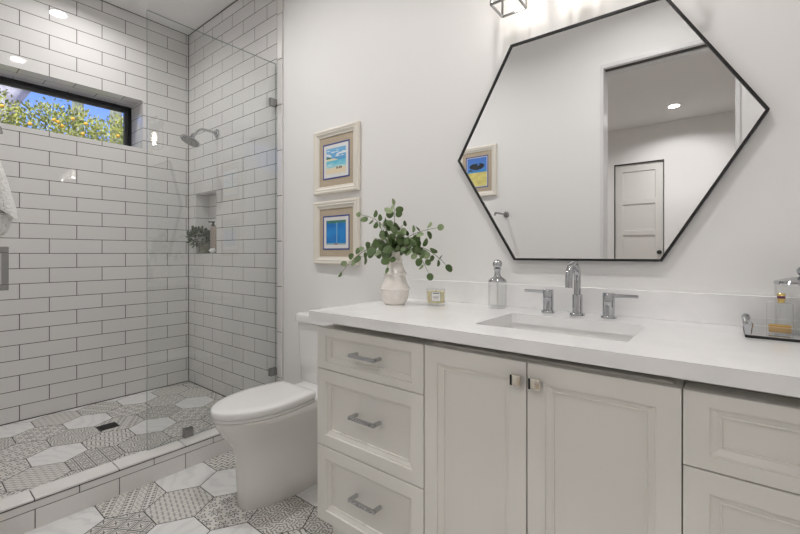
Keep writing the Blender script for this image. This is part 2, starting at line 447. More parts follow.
# ------------------------------------------------------------------ floors: hexagon tiles
def hex_floor(name, HS, cx, cy, x0, x1, y0, y1, z, assign, seed):
    rnd = random.Random(seed)
    bm = bm_new(); uvl = bm.loops.layers.uv.verify()
    box(bm, x0, x1, y0, y1, z - .10, z - .0012, mi=0)
    W, Hh = 1.5 * HS, HS * math.sqrt(3)
    n0, n1 = int((x0 - cx) / W) - 2, int((x1 - cx) / W) + 2
    base = len(bm.faces)
    tiles = bm_new(); uvt = tiles.loops.layers.uv.verify()
    for i in range(n0, n1 + 1):
        for j in range(int((y0 - cy) / Hh) - 3, int((y1 - cy) / Hh) + 3):
            x, y = cx + i * W, cy + j * Hh + (Hh / 2 if i % 2 else 0)
            if not (x0 - .2 < x < x1 + .2 and y0 - .2 < y < y1 + .2): continue
            k = assign.get((i, j))
            r_ = rnd.random(); p_ = rnd.randrange(7); ang = rnd.choice((0, 60, 120)); off = (rnd.random(), rnd.random())
            if k is None: k = 0 if r_ < .27 else 1 + p_
            s = HS - .0024
            top = [tiles.verts.new((x + s * math.cos(R(60 * q)), y + s * math.sin(R(60 * q)), z)) for q in range(6)]
            f = tiles.faces.new(top); f.material_index = 1 + k
            ca, sa = math.cos(R(ang)), math.sin(R(ang))
            for l in f.loops:
                dx, dy = l.vert.co.x - x, l.vert.co.y - y
                l[uvt].uv = (dx * ca - dy * sa + (off[0] * 5 + 2 if k == 0 else 3.0), dx * sa + dy * ca + (off[1] * 5 if k == 0 else 3.0))
    for co, no in (((x0, 0, 0), (-1, 0, 0)), ((x1, 0, 0), (1, 0, 0)), ((0, y0, 0), (0, -1, 0)), ((0, y1, 0), (0, 1, 0))):
        bmesh.ops.bisect_plane(tiles, geom=tiles.verts[:] + tiles.edges[:] + tiles.faces[:], plane_co=co, plane_no=no, clear_outer=True)
    me = bpy.data.meshes.new('tmp'); tiles.to_mesh(me); tiles.free(); bm.from_mesh(me); bpy.data.meshes.remove(me)
    for f in bm.faces:
        if len(f.verts) and f.material_index > 0 and f.normal.z < 0: f.normal_flip()
    return struct(obj(name, bm, [M['grout'], M['marble']] + PATS, recalc=False))
CX0, CX1 = -2.446, -2.337          # curb
PB, PD, PR, PS, PL, PF, PQ = 1, 2, 3, 4, 5, 6, 7
hex_floor('floor', .149, -2.256, .990, CX1 - .02, XR + .05, YB - .13, D + .01, ZF,
          {(0, 0): 0, (1, 0): 0, (2, -1): 0, (0, -2): 0, (3, 1): 0, (3, -1): 0, (0, -1): PB, (1, -1): PF, (1, -2): PQ, (2, 0): PR, (3, 0): PL, (0, 1): PS, (2, -2): PD,
           (4, 1): PL, (4, 0): PS, (2, 1): PD, (1, -3): PB, (3, -2): PR, (1, 1): PF}, 3)
hex_floor('floor_shower', .1435, -2.985, .598, -L - .01, CX0 + .02, YB - .13, D + .01, 0.0,
          {(0, 0): 0, (-3, -1): 0, (-2, 1): 0, (0, 2): 0, (-3, 2): 0, (-1, 3): 0, (0, -1): PD, (1, -1): PF, (2, 0): PQ, (1, 0): PQ, (0, 1): PS, (-1, 0): PL, (-1, -1): PD, (-3, 0): PF,
           (-2, 0): PR, (-2, -1): PL, (-2, 2): PR, (-1, 2): PQ, (-1, 1): PB, (1, 1): PL, (0, 3): PR, (2, 2): PL, (1, 2): PD, (-3, 1): PB, (-2, 3): PD, (1, 3): PS, (-2, 4): PF, (-1, 4): PB, (0, 4): PF, (2, 1): PS, (2, -1): PB, (-3, 3): PF, (2, 3): PR}, 5)
# curb faced in tile with bullnose cap
bm = bm_new()
CZ = .087
box(bm, CX0 + .004, CX1 - .004, YB, D, ZF - .05, CZ - .006, mi=1)
for y0, w, args in ((.390 - .315, .315, (CX0 - .002, CX1 + .001, CZ - .010, CZ, .002)), (.548 - .63, .315, (CX1 - .006, CX1, CZ - .046, CZ - .016, .0015)), (.392 - .63, .315, (CX1 - .006, CX1, ZF - .02, CZ - .0495, .0015))):
    y = y0
    while y < D:
        a, b = max(y + .0018, YB), min(y + w - .0018, D)
        if b > a: box(bm, args[0], args[1], a, b, args[2], args[3], args[4], 2)
        y += w
box(bm, CX0, CX0 + .006, YB, D, -.02, CZ - .0135, .0012, 1)
struct(obj('trim_3', bm, [M['trim_tile'], M['grout']]))

# ------------------------------------------------------------------ clerestory window
bm = bm_new()
def winframe(bm, x0, x1, y0, y1, z0, z1, w):
    box(bm, x0, x1, y0, y1, z1 - w, z1, .002, 1); box(bm, x0, x1, y0, y1, z0, z0 + w, .002, 1)
    box(bm, x0, x1, y0, y0 + w, z0 + w, z1 - w, .002, 1); box(bm, x0, x1, y1 - w, y1, z0 + w, z1 - w, .002, 1)
winframe(bm, -4.09, -4.03, WY0, WY1, WZ0, WZ1, .022)
win = struct(obj('window_1', bm, M['black'])); bm = bm_new()
winframe(bm, -4.080, -4.048, WY0 + .022, WY1 - .022, WZ0 + .022, WZ1 - .022, .026)
obj('window_sash', bm, M['sash'], win)
bm = bm_new(); box(bm, -4.063, -4.057, WY0 + .045, WY1 - .045, WZ0 + .045, WZ1 - .045)
obj('window_pane', bm, M['window_glass'], win)

# ------------------------------------------------------------------ room beyond the doorway
HY = -3.29
bm = bm_new(); box(bm, -3.2, 1.4, HY - .12, YB - .13, -.15, ZF); struct(obj('floor_hall', bm, M['carpet']))
bm = bm_new(); box(bm, -3.2, 1.4, HY - .12, YB - .13, 2.935, 3.05); struct(obj('ceiling_hall', bm, M['ceiling']))
DX0, DX1, DZ = -1.262, -.668, 2.425
bm = slab_with_holes([-3.2, DX0 - .012, DX1 + .012, 1.4], [-.1, DZ + .012, 2.96], lambda u, v: DX0 - .02 < u < DX1 + .02 and v < DZ, lambda u, v, d: (u, HY - d, v), .12)
struct(obj('wall_hall', bm, M['paint']))
bm = bm_new(); box(bm, -3.32, -3.2, HY - .12, YB - .1, -.1, 3.0); struct(obj('wall_hall_left', bm, M['paint']))
bm = bm_new(); box(bm, 1.4, 1.52, HY - .12, YB - .1, -.1, 3.0); struct(obj('wall_hall_right', bm, M['paint']))
bm = bm_new(); box(bm, XR + .1, 1.5, YB - .13, YB - .02, -.1, 3.0); struct(obj('wall_hall_front', bm, M['paint']))
bm = bm_new()
mp_h = lambda u, v, h: (u, HY - .05 + h, v)
box(bm, DX0, DX1, HY - .06, HY - .05, ZF + .008, DZ)
zs = [(.10, .51), (.575, .96), (1.025, 1.41), (1.475, 1.855), (1.92, 2.32)]
us = [DX0, DX0 + .095, DX1 - .095, DX1]
vv = [ZF + .008] + [q for a in zs for q in a] + [DZ]
for i in range(3):
    for j in range(len(vv) - 1):
        if i == 1 and j % 2 == 1:
            profiled(bm, rect(us[1], us[2], vv[j], vv[j + 1]), [(0, .02), (.004, .006)], mp_h, back=False)
        else: bm.faces.new([bm.verts.new(mp_h(u, v, .02)) for u, v in rect(us[i], us[i + 1], vv[j], vv[j + 1])])
box(bm, DX0, DX1, HY - .05, HY - .031, ZF + .006, ZF + .0078)
dr = struct(obj('door_1', bm, M['door']))
bm = bm_new(); lathe(bm, [(.027, -.032), (.027, -.022), (.012, -.018), (.012, .012), (.026, .02), (.028, .032), (.018, .044), (.002, .046)], (DX1 - .045, HY, 1.165), 20, 'y')
obj('door_knob', bm, M['black'], dr, 40)
bm = bm_new()
box(bm, DX0 - .012, DX0 - .003, HY - .1, HY, ZF, DZ + .012); box(bm, DX1 + .003, DX1 + .012, HY - .1, HY, ZF, DZ + .012); box(bm, DX0 - .012, DX1 + .012, HY - .1, HY, DZ + .003, DZ + .012)
struct(obj('trim_4', bm, M['darkgap']))

# ------------------------------------------------------------------ recessed downlights
def downlight(x, y, z, power, label, group='recessed ceiling downlights', spread=150):
    t = thing('recessed_downlight', label, 'ceiling light', (x, y, z), group)
    bm = bm_new(); lathe(bm, [(.044, .02), (.044, -.001), (.048, -.004), (.068, -.004), (.072, -.0005)], (x, y, z), 40, cap0=False, cap1=False)
    obj('trim_ring', bm, M['ceiling'], t, 40)
    bm = bm_new(); lathe(bm, [(.044, .004), (.044, -.0025), (.03, -.004), (.001, -.0042)], (x, y, z), 40)
    obj('lens', bm, M['lens'], t, 40)
    ld = bpy.data.lights.new('downlight_lamp', 'AREA'); ld.shape = 'DISK'; ld.size = .11; ld.spread = R(spread); ld.energy = power; ld.color = (1, .978, .952)
    lo = bpy.data.objects.new('downlight_lamp', ld); COL.objects.link(lo); lo.location = (0, 0, -.008); lo.parent = t
    return t
downlight(-3.295, .854, CEIL, P_DOWN * .75, 'round recessed downlight in the ceiling over the shower')
downlight(-1.975, .805, CEIL, P_DOWN, 'round recessed downlight in the ceiling before the toilet')
downlight(-.45, .75, CEIL, P_DOWN, 'round recessed downlight in the ceiling before the vanity')
downlight(-.487, 3.31 - 5.909, 2.935, P_HALL * 1.25, 'lit downlight in the next room, seen in the hexagonal mirror')
downlight(-.33, -.95, 2.935, P_HALL * .60, 'added unseen downlight in the next room just outside the doorway', spread=125)  # lamp added out of view to brighten the cabinet fronts through the doorway
downlight(-2.0, -1.5, 2.935, P_HALL * .7, 'added unseen downlight in the next room away from the doorway')  # extra lamp added out of mirror view to even out the hall light

# ------------------------------------------------------------------ shower fittings
t = thing('shower_screen', 'frameless clear glass shower panel standing on the tiled curb', 'glass panel', (-2.432, 1.25, .088))
bm = bm_new(); box(bm, -2.437, -2.427, .862, D - .012, .089, 2.458)
for f in bm.faces:
    if abs(f.normal.y) > .9 or abs(f.normal.z) > .9: f.material_index = 1
obj('glass_pane', bm, [M['panel_glass'], M['glass_edge']], t, recalc=False)
for cz in (2.185, .335):
    bm = bm_new(); box(bm, -2.447, -2.417, D - .062, D - .0105, cz - .026, cz + .026, .002)
    obj('wall_clamp', bm, M['steel'], t)
bm = bm_new(); box(bm, -2.447, -2.417, 1.050, 1.102, .0875, .138, .002); obj('curb_clamp', bm, M['steel'], t)

t = thing('shower_fixture', 'round chrome shower head on a bent arm from the tiled wall', 'shower head', (-3.265, D, 2.135))
bm = bm_new(); lathe(bm, [(.034, -.012), (.034, -.004), (.020, .0), (.016, -.03)], (-3.265, D, 2.135), 28, 'y'); bm.free(); bm = bm_new()
lathe(bm, [(.034, 0), (.034, -.008), (.028, -.013), (.013, -.016), (.011, -.03)], (-3.265, D, 2.135), 28, 'y')
obj('flange', bm, M['chrome'], t, 40)
bm = bm_new()
arm = [(D - .012, 2.135), (D - .06, 2.139), (D - .10, 2.140), (D - .125, 2.136), (D - .150, 2.121), (D - .170, 2.098), (D - .186, 2.075)]
sweep(bm, [(-3.265, y, z) for y, z in arm], .0105, 14); obj('arm', bm, M['chrome'], t, 50)
hc = Vector((-3.265, 1.462, 2.028)); ax = Vector((0, -.50, -.86)).normalized(); ax = Vector((.0, -.42, -.90)).normalized()
bm = bm_new()
lathe(bm, [(.012, -.066), (.017, -.060), (.017, -.035), (.022, -.026), (.040, -.014), (.066, -.008), (.074, -.004), (.075, .006), (.071, .010), (.066, .011)], (0, 0, 0), 40)
q = Vector((0, 0, 1)).rotation_difference(ax).to_matrix().to_4x4(); q.translation = hc
bm.transform(q); hd = obj('head', bm, M['chrome'], t, 40)
bm = bm_new(); lathe(bm, [(.064, .0102), (.064, .0125), (.001, .0127)], (0, 0, 0), 40)
for rr, nn in ((.012, 6), (.026, 12), (.040, 18), (.054, 24)):
    for i in range(nn):
        a = 2 * math.pi * i / nn; lathe(bm, [(.0024, .0125), (.0016, .016)], (rr * math.cos(a), rr * math.sin(a), 0), 6)
bm.transform(q); obj('spray_face', bm, M['steel'], hd, 40)

bm = bm_new(); box(bm, -3.252, -3.150, .846, .955, -.002, .0015)
for i in range(7):
    a = -3.246 + i * .0138
    box(bm, a, a + .009, .852, .949, .0015, .003, mi=0)
tag(obj('shower_drain', bm, M['black']), 'small dark square drain grate in the patterned shower floor', 'drain')

# niche contents
def leafy(bm, c, r, n, size, seed, up=.4, mi=0):
    rnd = random.Random(seed)
    for _ in range(n):
        d = Vector((rnd.gauss(0, 1), rnd.gauss(0, 1), rnd.gauss(up, .8))).normalized()
        p = Vector(c) + Vector((d.x * r[0], d.y * r[1], d.z * r[2])) * (rnd.uniform(.25, 1) ** .5)
        leaf(bm, p, (d + Vector((rnd.uniform(-.6, .6), rnd.uniform(-.6, .6), rnd.uniform(-.2, .5)))).normalized(), size * rnd.uniform(.7, 1.3), rnd, mi)
def leaf(bm, base, direction, size, rnd, mi=0, width=.5, nrm=None, seg=8):
    d = direction.normalized()
    if nrm is None: nrm = Vector((rnd.uniform(-1, 1), rnd.uniform(-1, 1), rnd.uniform(.0, 1.2)))
    s = d.cross(nrm)
    if s.length < 1e-3: s = d.cross(Vector((.3, .2, 1)))
    s.normalize(); n = s.cross(d).normalized()
    cv = [bm.verts.new(base + d * (size * t) + n * (size * .06 * (0 if t in (0., 1.) else 1))) for t in (0.0, .5, 1.0)]
    side = []
    for sg in (-1, 1):
        row = [bm.verts.new(base + d * (size * t) + s * (sg * size * width * .5 * w) - n * (size * .03)) for t, w in ((.18, .72), (.5, 1.0), (.82, .74))]
        side.append(row)
    for row in side:
        for q in ((cv[0], row[0], row[1], cv[1]), (cv[1], row[1], row[2], cv[2])):
            f = bm.faces.new(q); f.material_index = mi
        
t = thing('potted_plant', 'small leafy plant in an olive pot in the shower niche', 'potted plant', (-3.60, D + .045, NZ0 + .001))
bm = bm_new(); lathe(bm, [(.040, .0), (.046, .005), (.055, .07), (.056, .088), (.050, .088), (.046, .07)], (-3.575, D + .05, NZ0 + .0012), 24); obj('pot', bm, M['pot'], t, 40)
bm = bm_new(); leafy(bm, (-3.585, D + .012, NZ0 + .135), (.085, .085, .075), 190, .042, 4); obj('leaves', bm, M['dark_leaf'], t, recalc=False)
t = thing('dispenser_bottle', 'tall taupe square bottle with a dark pump in the shower niche', 'bottle', (-3.445, D + .06, NZ0 + .001))
bm = bm_new(); box(bm, -3.475, -3.385, D + .045, D + .11, NZ0 + .0012, NZ0 + .232, .004); obj('body', bm, M['taupe'], t, 40)
bm = bm_new(); lathe(bm, [(.016, .232), (.016, .246), (.007, .247), (.007, .262), (.015, .262), (.015, .272)], (-3.437, D + .055, NZ0), 16)
box(bm, -3.447, -3.427, D + .015, D + .06, NZ0 + .262, NZ0 + .272, .002); obj('pump', bm, M['black'], t, 40)
bm = bm_new(); rnd = random.Random(2)
sphere(bm, (-3.372, D + .016, NZ0 + .021), .027, 14, 8, sz=.75)
for v in bm.verts:
    k = noise.noise(v.co * 60); v.co += Vector((k, k * .6, max(k, -.2))) * .008
tag(obj('bath_puff', bm, M['towel'], smooth=80), 'small white bath puff below the taupe bottle in the niche', 'bath puff')

# ------------------------------------------------------------------ toilet
t = thing('toilet', 'white skirted toilet with closed lid beside the vanity', 'toilet', (-1.77, 1.2, ZF))
def egg(xc, hw, yf, yb, z, back=.82, n=40, p=2.0):
    """plan outline: rounded front at yf, flatter back at yb"""
    out = []; ym = yf + (yb - yf) * .46
    for i in range(n):
        a = 2 * math.pi * i / n
        c, s_ = math.cos(a), math.sin(a)
        x = hw * math.copysign(abs(c) ** (2 / p), c)
        if s_ < 0: y = ym + (ym - yf) * s_
        else:
            y = ym + (yb - ym) * math.copysign(abs(s_) ** .55, s_); x = hw * math.copysign(abs(c) ** .62, c) * (1 - (1 - back) * s_ ** 1.4)
        out.append((xc + x, y, z))
    return out
TXc = -1.775
def lid_plan(off, z, yf=.893, yb=1.362, hw=.169, hb=.152, r=.026):
    yf, yb, hw, hb = yf + off, yb - off, hw - off, hb - off
    ym = 1.165; out = []
    for i in range(25):
        a = math.pi + math.pi * i / 24; out.append((TXc + hw * math.cos(a), ym + (ym - yf) * math.sin(a), z))
    for sg in (1, -1):
        side = [(TXc + sg * (hw - (hw - hb) * (t ** 1.7)), ym + (yb - r - ym) * t, z) for t in (.2, .4, .6, .8, 1.0)]
        crn = [(TXc + sg * (hb - r + r * math.cos(R(q))), yb - r + r * math.sin(R(q)), z) for q in (18, 36, 54, 72, 90)]
        out += (side + crn) if sg > 0 else list(reversed(side + crn))
    return out
bm = bm_new()
prof = [(ZF, .116, 1.022, 1.63), (ZF + .012, .121, 1.016, 1.63), (.05, .121, 1.012, 1.63), (.14, .122, 1.006, 1.63), (.20, .126, 1.000, 1.63), (.25, .134, .985, 1.62), (.295, .145, .955, 1.60), (.335, .155, .928, 1.55), (.365, .161, .912, 1.50), (.388, .164, .902, 1.46), (.394, .160, .906, 1.455)]
loft(bm, [egg(TXc, hw, yf, yb, z, .9) for z, hw, yf, yb in prof])
obj('bowl', bm, M['bisque'], t, 50)
bm = bm_new(); loft(bm, [lid_plan(o_, z) for o_, z in ((.010, .3965), (.005, .398), (.004, .408), (.007, .410))]); obj('seat', bm, M['porcelain'], t, 50)
bm = bm_new(); loft(bm, [lid_plan(o_, z) for o_, z in ((.004, .4115), (.0, .416), (.0, .436), (.002, .441), (.007, .4455), (.016, .448), (.05, .4495))]); obj('lid', bm, M['porcelain'], t, 50)
bm = bm_new(); box(bm, TXc - .155, TXc + .155, 1.372, 1.655, .33, .404, .015, 3)
for sx in (-.075, .075): lathe(bm, [(.010, -.02), (.010, .02)], (TXc + sx, 1.376, .411), 14, 'x')
obj('deck', bm, M['porcelain'], t, 50)
bm = bm_new()
loft(bm, [[(x, y, z) for x, y in rrect(TXc - w, TXc + w, yf, D - .006, .035, 5)] for z, w, yf in ((.4045, .190, 1.512), (.409, .196, 1.507), (.55, .202, 1.5), (.745, .206, 1.494))])
obj('tank', bm, M['porcelain'], t, 50)
bm = bm_new()
loft(bm, [[(x, y, z) for x, y in rrect(TXc - w, TXc + w, yf, D - .004, .035, 5)] for z, w, yf in ((.748, .208, 1.490), (.750, .217, 1.482), (.790, .217, 1.482), (.797, .213, 1.486), (.799, .20, 1.50))])
obj('tank_lid', bm, M['porcelain'], t, 50)
t = thing('supply_valve', 'white curved water supply hose and valve low behind the toilet', 'water valve', (-1.53, D, .12))
bm = bm_new(); sweep(bm, [(-1.54, D - .05, .10), (-1.535, D - .08, .08), (-1.53, D - .13, .07), (-1.53, D - .17, .11), (-1.545, D - .16, .18), (-1.56, D - .13, .26), (-1.60, D - .11, .36)], .008, 10); obj('hose', bm, M['hose'], t, 60)
bm = bm_new(); lathe(bm, [(.03, 0), (.03, -.006), (.010, -.01), (.010, -.05), (.014, -.05), (.014, -.07)], (-1.54, D + .002, .10), 20, 'y'); obj('valve', bm, M['chrome'], t, 40)

# ------------------------------------------------------------------ vanity
YF = 1.075            # face of the doors
TOP, BOT = .853, .085
CT = .92
def moulded_front(bm, x0, x1, z0, z1, st=.040, sb=.028, stl=None, str_=None):
    """inset-panel front with a stepped bevelled moulding"""
    mp = lambda u, v, h: (u, YF - h, v)
    poly = rect(x0, x1, z0, z1)
    inner = rect(x0 + (stl or st), x1 - (str_ or st), z0 + sb, z1 - sb)
    rings = [[mp(p[0], p[1], h) for p in inset_poly(poly, d)] for d, h in ((0, -.020), (0, -.0012), (.0012, 0))]
    vr = loft(bm, rings, True, False)
    rin = [[mp(p[0], p[1], h) for p in inset_poly(inner, d)] for d, h in ((0, 0), (.0015, -.0060), (.005, -.0060), (.017, -.0125), (.0185, -.0110), (.0205, -.0110), (.0215, -.0165))]
    v2 = loft(bm, rin, False, False)
    bm.faces.new(v2[-1])
    for i in range(4):
        j = (i + 1) % 4; bm.faces.new((vr[-1][i], vr[-1][j], v2[0][j], v2[0][i]))
def bar_pull(parent, xc, zc):
    bm = bm_new(); y = YF - .030
    sweep(bm, [(xc - .063, y, zc), (xc + .063, y, zc)], .0055, square=True)
    for sx in (-.0575, .0575): box(bm, xc + sx - .0055, xc + sx + .0055, y + .004, YF + .0085, zc - .0055, zc + .0055)
    return obj('bar_pull', bm, M['chrome'], parent, 40)
def square_knob(parent, xc, zc):
    bm = bm_new(); lathe(bm, [(.008, -.0005), (.007, -.012)], (xc, YF, zc), 12, 'y')
    box(bm, xc - .0145, xc + .0145, YF - .026, YF - .012, zc - .0145, zc + .0145, .0015, 2)
    k = obj('square_knob', bm, M['nickel'], parent, 40)
    bm = bm_new(); box(bm, xc - .0150, xc - .0085, YF - .0268, YF - .0125, zc - .0142, zc + .0142, .001, 1); obj('dark_reflection', bm, M['black'], k)  # black strip painted in as the dark reflection on the knob face
    return k
def carcass(parent, x0, x1, name='cabinet_box'):
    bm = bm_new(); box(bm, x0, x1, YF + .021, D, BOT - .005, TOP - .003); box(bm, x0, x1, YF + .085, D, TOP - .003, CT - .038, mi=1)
    obj(name, bm, [M['cabinet'], M['rail_shade']], parent)
    bm = bm_new(); box(bm, x0, x1, YF + .085, D, ZF, BOT - .006); obj('toe_kick', bm, M['cabinet'], parent)
VX = [-1.288, -.7605, -.0735, .44]
GAP = .0035
for x0, x1, lab in ((VX[0], VX[1], 'three-drawer off-white vanity cabinet next to the toilet'), (VX[2] + .0012, VX[3], 'off-white drawer vanity cabinet at the right under the perfume tray')):
    c = thing('drawer_cabinet', lab, 'cabinet', ((x0 + x1) / 2, 1.38, ZF), 'vanity cabinets')
    carcass(c, x0, x1)
    g = .0022 if x0 < -1 else .0004
    for z0, z1, hz in ((.6905, TOP, .775), (.386, .6875, .549), (BOT, .383, .25)):
        bm = bm_new(); moulded_front(bm, x0 + g - .0005, x1 - g, z0 + .0003, z1, .040, .029 if z1 - z0 < .2 else .045, *((.049, .047) if x0 < -1 else (.046, .046)))
        d = obj('drawer_front', bm, M['cabinet'], c)
        bar_pull(d, (x0 + x1) / 2 + .012, hz)
c = thing('sink_cabinet', 'off-white double-door vanity cabinet under the sink', 'cabinet', (-.417, 1.38, ZF), 'vanity cabinets')
# open-topped box so that the basin can hang inside it
bm = bm_new(); x0, x1 = VX[1], VX[2] - .0012
for a in ((x0, x0 + .018, YF + .021, D, BOT - .005, TOP - .003), (x1 - .018, x1, YF + .021, D, BOT - .005, TOP - .003), (x0, x0 + .018, YF + .085, D, TOP - .003, CT - .038), (x1 - .018, x1, YF + .085, D, TOP - .003, CT - .038), (x0 + .018, x1 - .018, YF + .085, YF + .0857, TOP + .002, CT - .038), (x0 + .018, x1 - .018, YF + .04, YF + .0857, TOP - .01, TOP + .002), (x0 + .018, x1 - .018, D - .012, D, BOT - .005, CT - .038), (x0 + .018, x1 - .018, YF + .021, D - .012, BOT - .005, BOT + .013), (x0 + .018, x1 - .018, YF + .021, YF + .04, CT - .12, TOP - .003)): box(bm, *a)
obj('cabinet_box', bm, M['cabinet'], c)
bm = bm_new(); box(bm, x0 + .0185, x1 - .0185, YF + .085, YF + .092, TOP - .003, CT - .038); obj('top_rail', bm, M['rail_shade'], c)
bm = bm_new(); box(bm, x0, x1, YF + .085, D, ZF, BOT - .006); obj('toe_kick', bm, M['cabinet'], c)
mid = -.4205
for a, b, kx in ((x0 + .0022, mid - .0018, -.443), (mid + .0018, x1 - .0004, -.392)):
    bm = bm_new(); moulded_front(bm, a, b, BOT, TOP, .047, .050)
    d = obj('door', bm, M['cabinet'], c); square_knob(d, kx, .8055 if kx < -.42 else .805)

CX_L, CX_R, CY = -1.302, XR - .001, 1.043
SX0, SX1, SY0, SY1 = -.637, -.196, 1.183, 1.49
bm = bm_new()
def plate_with_hole(bm, outer, inner, z0, z1):
    def loop(pts, z): return [bm.verts.new((x, y, z)) for x, y in pts]
    for z in (z0, z1):
        o_, i_ = loop(outer, z), loop(inner, z)
        es = [bm.edges.new((r_[k], r_[(k + 1) % len(r_)])) for r_ in (o_, i_) for k in range(len(r_))]
        bmesh.ops.triangle_fill(bm, edges=es, use_beauty=True)
        if z == z0: ob, ib = o_, i_
    for b_, t_ in ((ob, o_), (ib, i_)):
        n = len(b_)
        for k in range(n): bm.faces.new((b_[k], b_[(k + 1) % n], t_[(k + 1) % n], t_[k]))
plate_with_hole(bm, rrect(CX_L, CX_R, CY, D - .001, .003, 2), rrect(SX0, SX1, SY0, SY1, .012, 5), CT - .037, CT)
tag(obj('countertop', bm, M['quartz']), 'thick white quartz vanity countertop with a sink cutout', 'countertop')
bm = bm_new(); box(bm, CX_L, CX_R, D - .020, D - .0005, CT + .0003, 1.018, .0015, 1)
tag(obj('backsplash', bm, M['quartz']), 'low white quartz backsplash along the wall behind the faucet', 'backsplash')
t = thing('sink', 'white rectangular undermount sink basin set in the countertop', 'sink', (-.417, 1.337, CT - .19))
bm = bm_new(); e = .006
rg = []
for z, off, r_ in ((CT - .0375, -.012, .02), (CT - .0375, -e, .016), (CT - .06, -e + .002, .018), (CT - .15, .006, .03), (CT - .165, .02, .035), (CT - .170, .05, .04)):
    rg.append([(x, y, z) for x, y in rrect(SX0 + off, SX1 - off, SY0 + off, SY1 - off, r_, 5)])
for z, off, r_ in ((CT - .180, .05, .04), (CT - .175, .01, .035), (CT - .06, -.014, .018), (CT - .0375, -.014, .02)):
    rg.append([(x, y, z) for x, y in rrect(SX0 + off, SX1 - off, SY0 + off, SY1 - off, r_, 5)])
vr = loft(bm, rg, False, False); bm.faces.new(vr[5]); bm.faces.new(vr[6])
bmesh.ops.delete(bm, geom=[f for f in bm.faces if all(v in vr[5] or v in vr[6] for v in f.verts) and len(f.verts) == 4], context='FACES_ONLY')
obj('basin', bm, M['porcelain'], t, 40)
bm = bm_new(); lathe(bm, [(.024, -.1695), (.024, -.166), (.018, -.165), (.014, -.1675), (.001, -.168)], (-.417, 1.36, CT), 24); obj('drain_ring', bm, M['chrome'], t, 40)

# faucet: spout between two lever handles
t = thing('faucet', 'chrome widespread faucet with gooseneck spout and two lever handles', 'faucet', (-.428, 1.585, CT))
bm = bm_new(); fx, fy = -.428, 1.585
lathe(bm, [(.0265, .0004), (.0265, .007), (.025, .009), (.0175, .0095), (.0175, .075), (.0165, .077), (.0125, .0775)], (fx, fy, CT), 32)
pts = [(fx, fy, CT + .07), (fx, fy, CT + .125)]
for i in range(1, 13):
    a = math.pi * i / 12; pts.append((fx, fy - .052 + .052 * math.cos(a), CT + .135 + .052 * math.sin(a)))
pts += [(fx, fy - .104, CT + .118), (fx, fy - .104, CT + .108)]
sweep(bm, pts, .0125, 20); lathe(bm, [(.0118, .1085), (.010, .1085), (.010, .11)], (fx, fy - .104, CT), 20)
obj('spout', bm, M['chrome'], t, 40)
for hx, sg in ((-.535, -1), (-.323, 1)):
    bm = bm_new()
    lathe(bm, [(.0255, .0004), (.0255, .007), (.024, .009), (.0195, .0095), (.0195, .058), (.0185, .059), (.0185, .060), (.0195, .061), (.0195, .088), (.0185, .0895)], (hx, 1.585, CT), 32)
    h = obj('handle', bm, M['chrome'], t, 40)
    bm = bm_new(); sweep(bm, [(hx + sg * .014, 1.585, CT + .079), (hx + sg * .045, 1.585, CT + .080), (hx + sg * .092, 1.584, CT + .0805)], [.0062, .006, .0058], 12)
    obj('lever', bm, M['chrome'], h, 40)

# ------------------------------------------------------------------ hexagonal mirror
t = thing('hexagonal_mirror', 'large hexagonal mirror with a thin black frame above the sink', 'mirror', (-.441, D, 1.583))
hexp = [(-.983, 1.583), (-.707, 1.119), (-.172, 1.119), (.106, 1.588), (-.160, 2.040), (-.721, 2.046)]
hexp = [(u * .993 - .001, CAM_Z + (v - CAM_Z) * .991) for u, v in hexp]
mpw = lambda u, v, h: (u, D - .002 - h, v)
bm = bm_new(); profiled(bm, hexp, [(0, 0), (0, .022), (.0085, .022), (.009, .016)], mpw, fill=False, back=True); obj('frame', bm, M['black'], t)
bm = bm_new(); bm.faces.new([bm.verts.new(mpw(p.x, p.y, .0165)) for p in inset_poly(hexp, .0088)])
bmesh.ops.recalc_face_normals(bm, faces=bm.faces[:])
for f in bm.faces:
    if f.normal.y > 0: f.normal_flip()
obj('mirror_glass', bm, M['mirror'], t, recalc=False)

